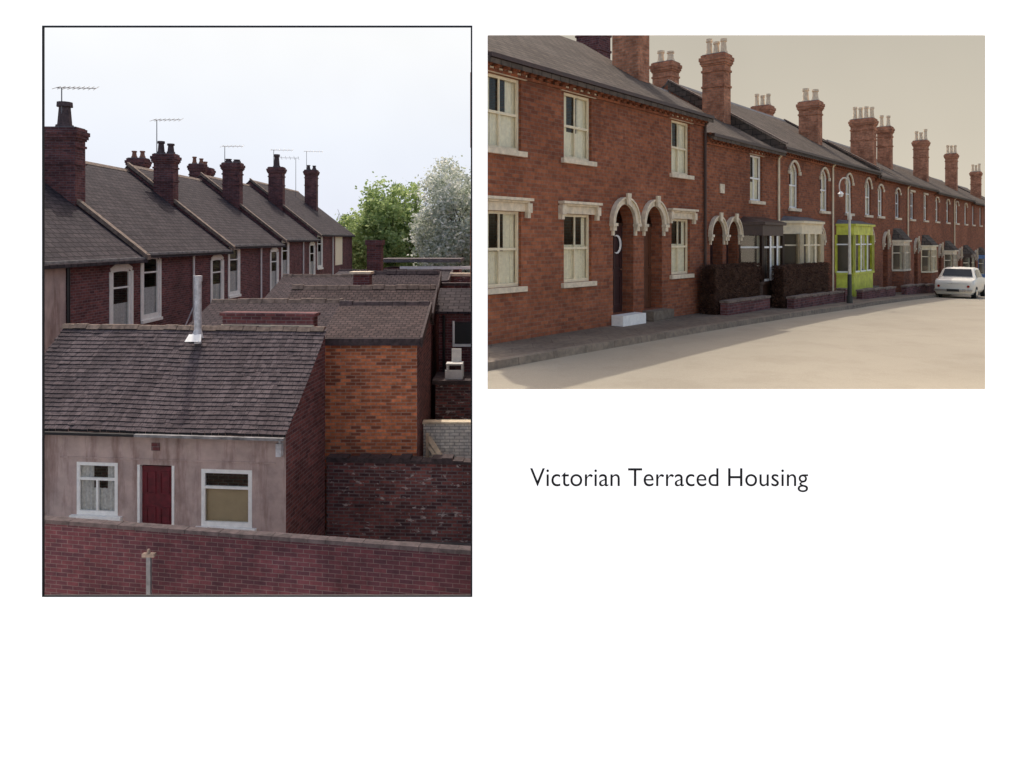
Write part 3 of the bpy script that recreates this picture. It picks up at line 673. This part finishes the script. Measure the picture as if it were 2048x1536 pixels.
# ------------------------------------------------------------ rear terrace row
FL=Fr((-11.04,0),(-.016,1),(1,.016))
gl='terraced houses seen from the yards'
SL=[15.6,23,30.4,37.8,45.2,56]; EL=[1.49,1.62,1.82,2.08,2.4]
def aerial(root,base,h,ang,n=7,ln=1.3):
    m=Me().use('aerial'); b0=Vector(base); t=b0+Vector((0,0,h)); m.tube(b0,t,.02,.016,6,world=True)
    d=Vector((math.cos(ang),math.sin(ang),0)); q=Vector((-d.y,d.x,0))
    a=t+d*(-.15*ln); b_=t+d*ln; m.tube(a,b_,.012,.012,6,world=True)
    for i in range(n):
        c=a+(b_-a)*(i/(n-1)); e=.26*(1-.3*i/n); m.tube(c-q*e+Vector((0,0,-.09)),c+q*e+Vector((0,0,.09)),.009,.009,5,world=True)
    m.obj('aerial',root,root)
rows=[]
for i in range(5):
    s0,s1,ez=SL[i],SL[i+1]-.004,EL[i]
    ops=[]
    near=(s1-1.72,s1-.56); far=(s0+.12,s0+1.3)
    if i<4: ops.append((near[0],near[1],ez-2.5,ez-.38,.14))
    if i>0: ops.append((far[0],far[1],ez-2.2,ez-.22,.12))
    if i==4: ops.append((50.2,52.4,ez-2.2,ez-.1,0))
    lab='sooty red brick terraced house with slate roof and white window frames'
    if i==0: lab='sooty brick terraced house with pinkish rendered end section'
    h=house(s0,s1,ez,ops,lab,'brickL',fr=FL,slate='slateL',zb=-4.6,group=gl,rise=3.1,corn=False)
    rows.append(h)
    m=Me(FL).use('gutterL'); m.box(s0,s1,.12,.22,ez-.2,ez-.11); m.obj('gutter',h,h)
    for ok,(a,b_),za,zb_,rs,rl in ((i<4,near,ez-2.5,ez-.38,.14,.72),(i>0,far,ez-2.2,ez-.22,.12,.74)):
        if not ok: continue
        wd=window(FL,h,a,b_,za,zb_,rise=rs,fw=.13,mull=False,rail=rl,sill='white',curtain='curtainL',cmode='half',rec=.04)
        m=Me(FL).use('white'); ring(m,a,b_,zb_-rs,rs,.13,.004,.03); m.box(a-.1,a-.001,.004,.03,za,zb_-rs+.02); m.box(b_+.001,b_+.1,.004,.03,za,zb_-rs+.02); m.obj('window_surround',wd,h)
    if i==4:
        m=Me(FL).use('creamlit'); m.box(50.2,52.4,-.06,.03,ez-2.2,ez-.1); m.obj('door',h,h,'cream boarded door with lit brightness in its colour')
    m=Me(FL).use('coping'); za=ez
    m.prism([(s0-.10,.28,za+.02-.2),(s0-.10,-4,za+3.1+.13),(s0-.10,-4,za+3.1-.02),(s0-.10,.28,za-.33)],(.22,0,0)); m.obj('verge_coping',h,h)
    if i>0: downpipe(FL,h,s0+(3.9 if i==1 else 4.1),ez,-4.5,'white')
    if i==0:
        m=Me(FL).use('render'); m.box(s0,19.0,.004,.04,-4.6,ez-.22); m.obj('rendered_wall',h,h,'pinkish cement rendered wall section')
        m=Me(FL).use('black'); m.tube((19.06,.07,-4.5),(19.06,.07,ez-.15),.045,.045,8); m.obj('downpipe',h,h)
for (hi,s,X,ws,wf,z0,z1,npn,pt,ph,pr) in ((1,23.1,-13.75,.55,.95,2.4,5.35,1,'potD',.75,.2),(2,30.5,-14.05,.5,.78,2.8,5.4,2,'potD',.5,.13),(3,37.9,-14.1,.5,.85,3.1,5.8,2,'potD',.2,.15),(4,45.3,-14.2,.5,.85,3.4,6.3,1,'potD',.8,.17),(4,53.5,-14.3,.55,.82,3.6,6.9,2,'potD',.35,.12)):
    f=(Vector((X,s,0))-FL.o).dot(FL.n)
    chimney(FL,rows[hi],s,f,ws,wf,z0,z1,npn,'brickS',pt,ph,pr=pr,co=.7)
for (hi,s,X,z1,npn) in ((2,32.6,-16.2,5.2,2),(3,39.0,-16.3,5.6,2),(3,40.2,-16.4,5.5,1)):
    f=(Vector((X,s,0))-FL.o).dot(FL.n); chimney(FL,rows[hi],s,f,.5,.7,3.4,z1+.25,npn,'brickS','potR',.35,label='smaller rear brick chimney',co=.6)
aerial(rows[1],(-13.75,22.9,5.2),1.35,.1,9,1.0)
aerial(rows[2],(-14.35,30.3,5.2),1.55,-.05,7,1.0)
aerial(rows[3],(-14.4,37.6,5.6),1.0,.0,6,.9)
aerial(rows[4],(-14.3,45.0,6.2),1.1,.1,6,1.1)
aerial(rows[4],(-14.6,53.3,6.8),1.4,.2,7,1.1); aerial(rows[4],(-14.5,50.3,4.8),2.6,3.3,6,1.2)
aerial(rows[1],(-16.3,26.5,4.2),1.2,.1,6,.9)

# ------------------------------------------------------------ cottage
FC=Fr((-4.22,14.0),(-.995,.0995),(-.0995,-.995))
ct=thing('cottage',FC.p(3,0,-4.6),'small rendered cottage with mossy tiled roof and maroon door','cottage')
opsC=[(3.33,4.17,-3.37,-2.36,0),(2.19,2.93,-4.5,-2.38,0),(.66,1.66,-3.5,-2.42,0)]
m=Me(FC).use('render'); facade(m,0,5.9,-4.6,-1.66,opsC); 
m.box(.2,4.5,.003,.02,-2.29,-2.26)
m.use('brickL'); ez=-1.6; rz=.0; D=2.1
m.poly([(0,0,-4.6),(0,-D,-4.6),(0,-D,rz-.1),(0,0,ez-.08)]); m.poly([(5.9,0,-4.6),(5.9,-D,-4.6),(5.9,-D,rz-.1),(5.9,0,ez-.08)]); m.poly([(0,-D,-4.6),(5.9,-D,-4.6),(5.9,-D,rz-.1),(0,-D,rz-.1)])
m.obj('wall',ct,ct)
m=Me(FC); nb=25; tw=.13
def rbase(a,t):
    f=.16-(D+.16)*t; z=ez-.12+(rz-ez+.12)*t-.035*math.sin(math.pi*t)*(1+.3*math.sin(a*.9))+.008*math.sin(a*2.1)
    return f,z
for j in range(nb):
    t0,t1=j/nb,(j+1.25)/nb
    if t1>1: t1=1
    x=-.06-(tw/2 if j%2 else 0)
    while x<5.92:
        x0=max(x,-.06); x1=min(x+tw-.003,5.94)
        if x1-x0>.03:
            f0,z0_=rbase(x0,t0); f1,z1_=rbase(x0,t1); g0,y0_=rbase(x1,t0); g1,y1_=rbase(x1,t1)
            l=.024+random.uniform(-.003,.004); d=random.gauss(0,.004)
            if random.random()<.015: d+=-.02
            m.use('slateC'); m.poly([(x0,f0+d,z0_+l),(x1,g0+d,y0_+l),(x1,g1,y1_+.004),(x0,f1,z1_+.004)])
            m.use('tileedge'); m.poly([(x0,f0+d,z0_+l),(x1,g0+d,y0_+l),(x1,g0+d,y0_-.02),(x0,f0+d,z0_-.02)])
        x+=tw
ro=m.obj('roof',ct,ct,'mossy brown tiled roof with worn tiles')
m=Me(FC).use('coping'); x=0
while x<5.85:
    l=.3; zz=rz+random.uniform(-.01,.01); m.prism([(x,-D+.12,zz-.05),(x,-D+.05,zz+.035),(x,-D-.05,zz+.035),(x,-D-.12,zz-.05)],(l-.012,0,0)); x+=l
m.obj('ridge_tiles',ro,ct)
m=Me(FC).use('gutterL'); m.prism([(0-.05,.17,ez-.19),(-.05,.25,ez-.19),(-.05,.25,ez-.14),(-.05,.17,ez-.14)],(2.9,0,0)); m.use('black'); m.box(2.86,5.9,.17,.25,ez-.19,ez-.14); m.obj('gutter',ct,ct)
m=Me(FC).use('black'); m.tube((5.05,.06,-4.5),(5.05,.06,ez-.2),.04,.04,8); m.obj('downpipe',ct,ct)
w1=window(FC,ct,3.33,4.17,-3.37,-2.36,fw=.065,mull=False,rail=.68,sill='white',curtain='curtainL',cmode='sides',rec=.05)
m=Me(FC).use('white'); m.box(3.73,3.77,-.045,.0,-3.3,-2.7); m.obj('glazing_bar',w1,ct)
w2=window(FC,ct,.66,1.66,-3.5,-2.42,fw=.075,mull=False,rail=.68,sill='white',curtain='curtainY',cmode='blind',rec=.05,wave=.0005)
m=Me(FC).use('doorred'); m.box(2.24,2.88,-.11,-.07,-4.5,-2.42)
for a,b_,c_,d in ((2.32,2.52,-2.95,-2.52),(2.6,2.8,-2.95,-2.52),(2.32,2.52,-4.3,-3.2),(2.6,2.8,-4.3,-3.2)):
    m.box(a,b_,-.069,-.055,c_,c_+.025);m.box(a,b_,-.069,-.055,d-.025,d);m.box(a,a+.025,-.069,-.055,c_+.025,d-.025);m.box(b_-.025,b_,-.069,-.055,c_+.025,d-.025)
do=m.obj('door',ct,ct,'maroon panelled wooden door')
m=Me(FC).use('white'); m.box(2.19,2.24,-.1,.01,-4.5,-2.38); m.box(2.88,2.93,-.1,.01,-4.5,-2.38); m.obj('door_frame',do,ct)
m=Me(FC).use('brickL'); m.box(2.48,2.64,.003,.02,-2.1,-1.95); m.obj('air_brick',ct,ct)
m=Me(FC).use('metal'); m.box(.05,.15,.003,.12,-2.12,-1.88); m.tube((.1,.06,-1.88),(.1,.06,-1.78),.02,.02); m.obj('wall_lamp',ct,ct)
m=Me().use('metal'); m.tube((-6.68,15.95,-.3),(-6.68,15.95,1.12),.075,.075,14,world=True); m.tube((-6.68,15.95,1.02),(-6.68,15.95,1.14),.088,.088,14,world=True); m.obj('flue_pipe',ct,ct,'tall grey metal flue pipe')
m=Me().use('metal'); m.tube((-6.68,15.92,-.18),(-6.68,15.95,-.02),.13,.08,10,world=True); m.use('white'); m.raw([(-6.84,15.66,-.225),(-6.50,15.66,-.225),(-6.56,15.84,-.09),(-6.82,15.84,-.09)]); m.obj('flue_flashing',ct,ct)
m=Me(FC).use('brickL')
m.box(.32,2.38,-D-.42,-D-.16,-1.2,.24); m.box(.27,2.43,-D-.46,-D-.12,.241,.31); m.use('stone'); m.box(.3,2.4,-D-.158,-D-.135,-.0,.05)
m.obj('chimney',ct,ct,'wide low brick chimney stack')

# ------------------------------------------------------------ outbuildings
def shed(x0,x1,ya,yb,zf,zk,name,label,front='brickO',side='brickL',roof='felt',ridge='copingD',back=.9):
    root=thing(name,((x0+x1)/2,ya,-4.6),label,'outbuilding')
    yc=yb+back; zc=zk-back*.6
    m=Me().use(front); m.raw([(x0,ya,-4.6),(x1,ya,-4.6),(x1,ya,zf),(x0,ya,zf)])
    m.use(side)
    for x in (x0,x1): m.raw([(x,ya,-4.6),(x,yc,-4.6),(x,yc,zc),(x,yb,zk),(x,ya,zf)])
    m.raw([(x0,yc,-4.6),(x1,yc,-4.6),(x1,yc,zc),(x0,yc,zc)])
    m.obj('wall',root,root)
    m=Me().use(roof); e=.08
    m.prism([(x0-e,ya-e,zf+.0),(x1+e,ya-e,zf+.0),(x1+e,yb,zk+.02),(x0-e,yb,zk+.02)],(0,0,.07))
    m.prism([(x0-e,yb,zk+.02),(x1+e,yb,zk+.02),(x1+e,yc+e,zc),(x0-e,yc+e,zc)],(0,0,.07)); ro=m.obj('roof',root,root)
    m=Me().use(ridge); x=x0-e
    while x<x1+e-.05:
        j=random.uniform(-.015,.015)
        m.prism([(x,yb-.14,zk+.03+j),(x,yb-.06,zk+.15+j),(x,yb+.06,zk+.15+j),(x,yb+.14,zk+.03+j)],(min(.33,x1+e-x)-.015,0,0)); x+=.33
    m.obj('ridge_tiles',ro,root)
    m=Me().use('copingD')
    m.prism([(x1+e+.001,ya-e-.02,zf-.1),(x1+e+.001,ya-e-.02,zf+.12),(x1+e+.001,yb,zk+.14),(x1+e+.001,yb,zk-.06)],(.05,0,0))
    m.box(x0-e,x1+e,ya-e-.06,ya-e-.001,zf-.06,zf+.1)
    m.obj('roof_edge',ro,root)
    return root
s1a=shed(-7.7,-4.45,17.3,19.5,-.45,.22,'outbuilding','outbuilding with dark tiled pitched roof',ridge='coping',roof='felt2')
s1_=shed(-4.2,-2.12,16.75,18.7,-.38,.22,'outbuilding','outbuilding with orange brick end and brown tiled roof')
s1b=shed(-6.2,-2.25,20.3,21.5,-.2,.46,'outbuilding','narrow outbuilding with brown tiled roof',front='brickL',ridge='coping',roof='felt')
s2_=shed(-7.6,-5.2,22.9,25.2,-.1,.60,'outbuilding','low outbuilding with dark purple tiled roof',front='brickL',roof='felt2',ridge='coping')
s2b=shed(-4.95,-2.4,22.9,24.2,.1,.76,'outbuilding','low outbuilding with dark tiled roof and brick vent',front='brickL',roof='felt2',ridge='copingD')
m=Me().use('brickL'); m.box(-4.85,-4.35,22.9,23.3,.1,.86); m.use('stone'); m.box(-4.95,-4.3,22.8,23.4,.861,.93); m.use('white'); m.box(-4.8,-4.45,22.65,22.79,.28,.48); m.obj('chimney',s2b,s2b,'short brick vent with stone cap')
s3=shed(-6.6,-2.4,27,29,.35,.62,'outbuilding','low outbuilding with grey roof and small square chimney',front='brickL',roof='slateL')
m=Me().use('brickS'); m.box(-5.15,-4.65,26.6,27.1,-4.6,1.72); m.box(-5.2,-4.6,26.55,27.15,1.72,1.9); m.obj('chimney',s3,s3)
s4=thing('garden_shed',(-3.7,31.5,-4.6),'dark flat roofed shed with white fascia boards','shed')
m=Me().use('brickL'); m.box(-5.3,-2.2,31,33,-4.6,.75); m.obj('wall',s4,s4)
m=Me().use('copingD'); m.box(-5.5,-2.1,30.8,33.2,1.0,1.12); m.obj('roof',s4,s4)
m=Me().use('white'); m.box(-4.6,-1.6,30.74,30.9,.70,.82); m.use('lead').box(-5.5,-2.1,30.74,30.79,.98,1.08); m.obj('fascia',s4,s4)
b5=thing('outbuilding',(-1.4,21,-4.6),'dark brick outbuilding with low slate roof and pale ridge','outbuilding')
m=Me().use('brickL'); m.box(-2.05,-.95,21.0,23,-4.6,-.15); m.obj('wall',b5,b5)
m=Me().use('slateL'); m.prism([(-2.15,20.85,-.15),(-.9,20.85,-.15),(-.9,22.4,.40),(-2.15,22.4,.40)],(0,0,.06)); m.prism([(-2.15,22.4,.40),(-.9,22.4,.40),(-.9,23.1,-.1),(-2.15,23.1,-.1)],(0,0,.06)); m.obj('roof',b5,b5)
m=Me().use('black'); m.box(-1.62,-1.1,20.95,20.99,-1.0,-.4); m.use('white'); m.box(-1.66,-1.06,20.94,20.998,-1.08,-1.005); m.box(-1.66,-1.6,20.94,20.998,-1.0,-.36);m.box(-1.12,-1.06,20.94,20.998,-1.0,-.36); m.obj('window',b5,b5)
m=Me().use('black'); m.tube((-1.9,20.93,-4.5),(-1.9,20.93,-.2),.04,.04,8,world=True); m.obj('downpipe',b5,b5)
b6=thing('outbuilding',(-1.4,19.6,-4.6),'brown brick outhouse with dark flat roof','outbuilding')
m=Me().use('brickD'); m.box(-2.0,-.88,19.6,20.8,-4.6,-1.86); m.obj('wall',b6,b6)
m=Me().use('copingD'); m.box(-2.08,-.86,19.5,20.85,-1.859,-1.76); m.obj('roof',b6,b6)
m=Me().use('brickW'); m.box(-2.08,-.82,17.6,17.8,-4.6,-2.42); m.use('stone'); m.box(-2.1,-.81,17.57,17.83,-2.419,-2.37); top(m.obj('yard_wall'),'white painted brick yard wall','wall')
m=Me().use('wood'); m.prism([(-2.0,17.45,-2.7),(-1.9,17.45,-2.67),(-1.45,17.1,-3.2),(-1.55,17.1,-3.23)],(0,.04,0)); m.prism([(-1.97,17.4,-2.9),(-1.9,17.4,-2.87),(-1.5,17.0,-3.3),(-1.58,17.0,-3.32)],(0,.04,0)); m.box(-2.0,-1.94,17.4,17.48,-4.6,-2.6); top(m.obj('timber_planks'),'pale timber planks leaning by the yard wall','timber')
ch=thing('garden_chair',(-1.5,19.95,-1.76),'white plastic garden chair standing on a flat roof','chair')
m=Me().use('white'); m.box(-1.74,-1.3,19.75,20.15,-1.40,-1.36); m.obj('seat',ch,ch)
m=Me().use('white'); m.box(-1.62,-1.36,20.15,20.19,-1.36,-1.02); m.obj('backrest',ch,ch)
for x in (-1.73,-1.34):
    for y in (19.77,20.1):
        m=Me().use('white'); m.box(x,x+.05,y,y+.05,-1.76,-1.401); m.obj('leg',ch,ch)
m=Me().use('white'); m.box(-1.76,-1.3,19.7,19.74,-1.76,-1.52); top(m.obj('storage_box'),'low white box in front of chair','box')
m=Me().use('brickL'); m.box(-2.7,-1.2,25,25.2,-4.6,.38); m.use('copingD'); m.box(-2.72,-1.18,24.95,25.25,.381,.47); m.use('brickW'); m.box(-2.5,-1.5,24.7,25,-.3,.2); top(m.obj('yard_wall'),'dark brick yard wall with pale brick patch','wall')
m=Me().use('brickD'); m.box(-2.3,-1.1,28.0,28.3,-4.6,.55); m.use('stone'); m.box(-2.32,-1.08,27.95,28.35,.551,.66); top(m.obj('yard_wall'),'weathered brick yard wall with pale coping','wall')
def ywall(x0,y0,x1,y1,zt,mat,cop,name,label,th=.25,amp=.03,ch=.1,ov=.03):
    d=Vector((x1-x0,y1-y0,0)); ln=d.length; fr=Fr((x0,y0),d[:2],(d.y,-d.x))
    m=Me(fr).use(mat); m.box(0,ln,-th,0,-4.6,zt)
    m.use(cop); x=0
    while x<ln-.02:
        l=min(.23,ln-x); h=ch+random.uniform(-amp,amp)*.5; m.box(x,x+l-.005,-th-ov,ov+random.uniform(0,.006),zt+.001,zt+h); x+=l
    return top(m.obj(name),label,'wall')
ywall(-4.03,16.3,-.68,16.1,-2.92,'brickD','copingD','yard_wall','weathered dark brick yard wall with crumbling coping',amp=.1)
ywall(-7.2,9.8,-.30,8.6,-1.72,'brickF','copingD','boundary_wall','maroon brick boundary wall with thin dark coping',th=.1,amp=.006,ch=.05,ov=.012)
po=thing('metal_post',(-4.43,9.1,-4.6),'rusty metal post with moss in front of brick wall','post')
m=Me().use('lead'); m.box(-4.44,-4.39,9.1,9.14,-4.6,-1.95); m.obj('post',po,po)
m=Me().use('coping'); m.box(-4.49,-4.34,9.09,9.15,-1.949,-1.91); m.tube((-4.42,9.12,-1.91),(-4.42,9.12,-1.86),.025,.015,8,world=True); m.obj('bracket',po,po)
m=Me().use('metal'); m.tube((-9.7,22,-.9),(-9.25,22,.15),.02,.02,world=True); m.tube((-9.85,22,-4.6),(-9.7,22,-.9),.02,.02,world=True); m.tube((-9.25,22,.15),(-9.25,22,-4.6),.02,.02,world=True); top(m.obj('handrail'),'thin metal stair handrail in the yard','handrail')

# ------------------------------------------------------------ trees
def tree(x,y,cz,rx,rz_,h0,leaf,label,ncl=150,per=60,ls=.15,seed=1):
    rnd=random.Random(seed)
    root=thing('tree',(x,y,-4.6),label,'tree')
    m=Me().use('trunk'); fork=Vector((x,y,h0)); m.tube((x,y,-4.6),fork,.28,.2,10,world=True)
    for i in range(9):
        a=i*2.4; e=Vector((x+math.cos(a)*rx*.55,y+math.sin(a)*rx*.55,cz+rnd.uniform(-.2,.6)*rz_)); mid=fork.lerp(e,.5)+Vector((0,0,.3))
        m.tube(fork,mid,.12,.08,7,world=True); m.tube(mid,e,.08,.03,6,world=True)
        for k in range(3):
            t=e+Vector((rnd.uniform(-1,1)*rx*.4,rnd.uniform(-1,1)*rx*.4,rnd.uniform(0,.5)*rz_)); m.tube(mid.lerp(e,.6),t,.04,.012,5,world=True)
    m.obj('trunk',root,root)
    m=Me().use(leaf)
    for i in range(ncl):
        while True:
            p=Vector((rnd.uniform(-1,1),rnd.uniform(-1,1),rnd.uniform(-1,1)))
            if .25<p.length<1: break
        k=1+.18*math.sin(3*math.atan2(p.z,p.x)+seed)+.1*math.sin(7*math.atan2(p.z,p.x))
        c=Vector((x+p.x*rx*k,y+p.y*rx,cz+p.z*rz_*k)); r=rnd.uniform(.25,.6)*rx/3
        for j in range(per):
            q=c+Vector((rnd.gauss(0,r*.6),rnd.gauss(0,r*.6),rnd.gauss(0,r*.5)))
            u=Vector((rnd.gauss(0,1),rnd.gauss(0,1),rnd.gauss(0,.6))).normalized(); v=u.cross(Vector((rnd.gauss(0,1),rnd.gauss(0,1),rnd.gauss(0,1)))).normalized(); s=ls*rnd.uniform(.6,1.3)
            m.raw([q-u*s,q+v*s*.6,q+u*s,q-v*s*.6])
    m.obj('crown',root,root)
tree(-9.4,60,2.2,3.6,3.8,-1.5,'leaf','leafy fresh green tree',380,60,.15,3)
tree(-13.0,63,1.1,2.8,3.5,-2,'leaf','smaller leafy green tree',210,60,.15,5)
tree(-2.4,45,1.5,3.8,4.3,-2,'blossom','tree covered in pale blossom',560,80,.11,8)
m=Me().use('leafD')
for i in range(14000):
    x=random.uniform(-20,-3); y=random.uniform(70,76); zt=1.9+.9*math.sin(x*.9)+.5*math.sin(x*2.3)
    z=zt-abs(random.gauss(0,1.6)); q=Vector((x,y,max(-4.5,z)))
    u=Vector((random.gauss(0,1),random.gauss(0,1),random.gauss(0,.6))).normalized(); v=u.orthogonal(); s=random.uniform(.15,.35); m.raw([q-u*s,q+v*s*.6,q+u*s,q-v*s*.6])
o=m.obj('shrubbery'); top(o,'dense dark green shrubs beyond the yards','shrubs',kind='stuff')
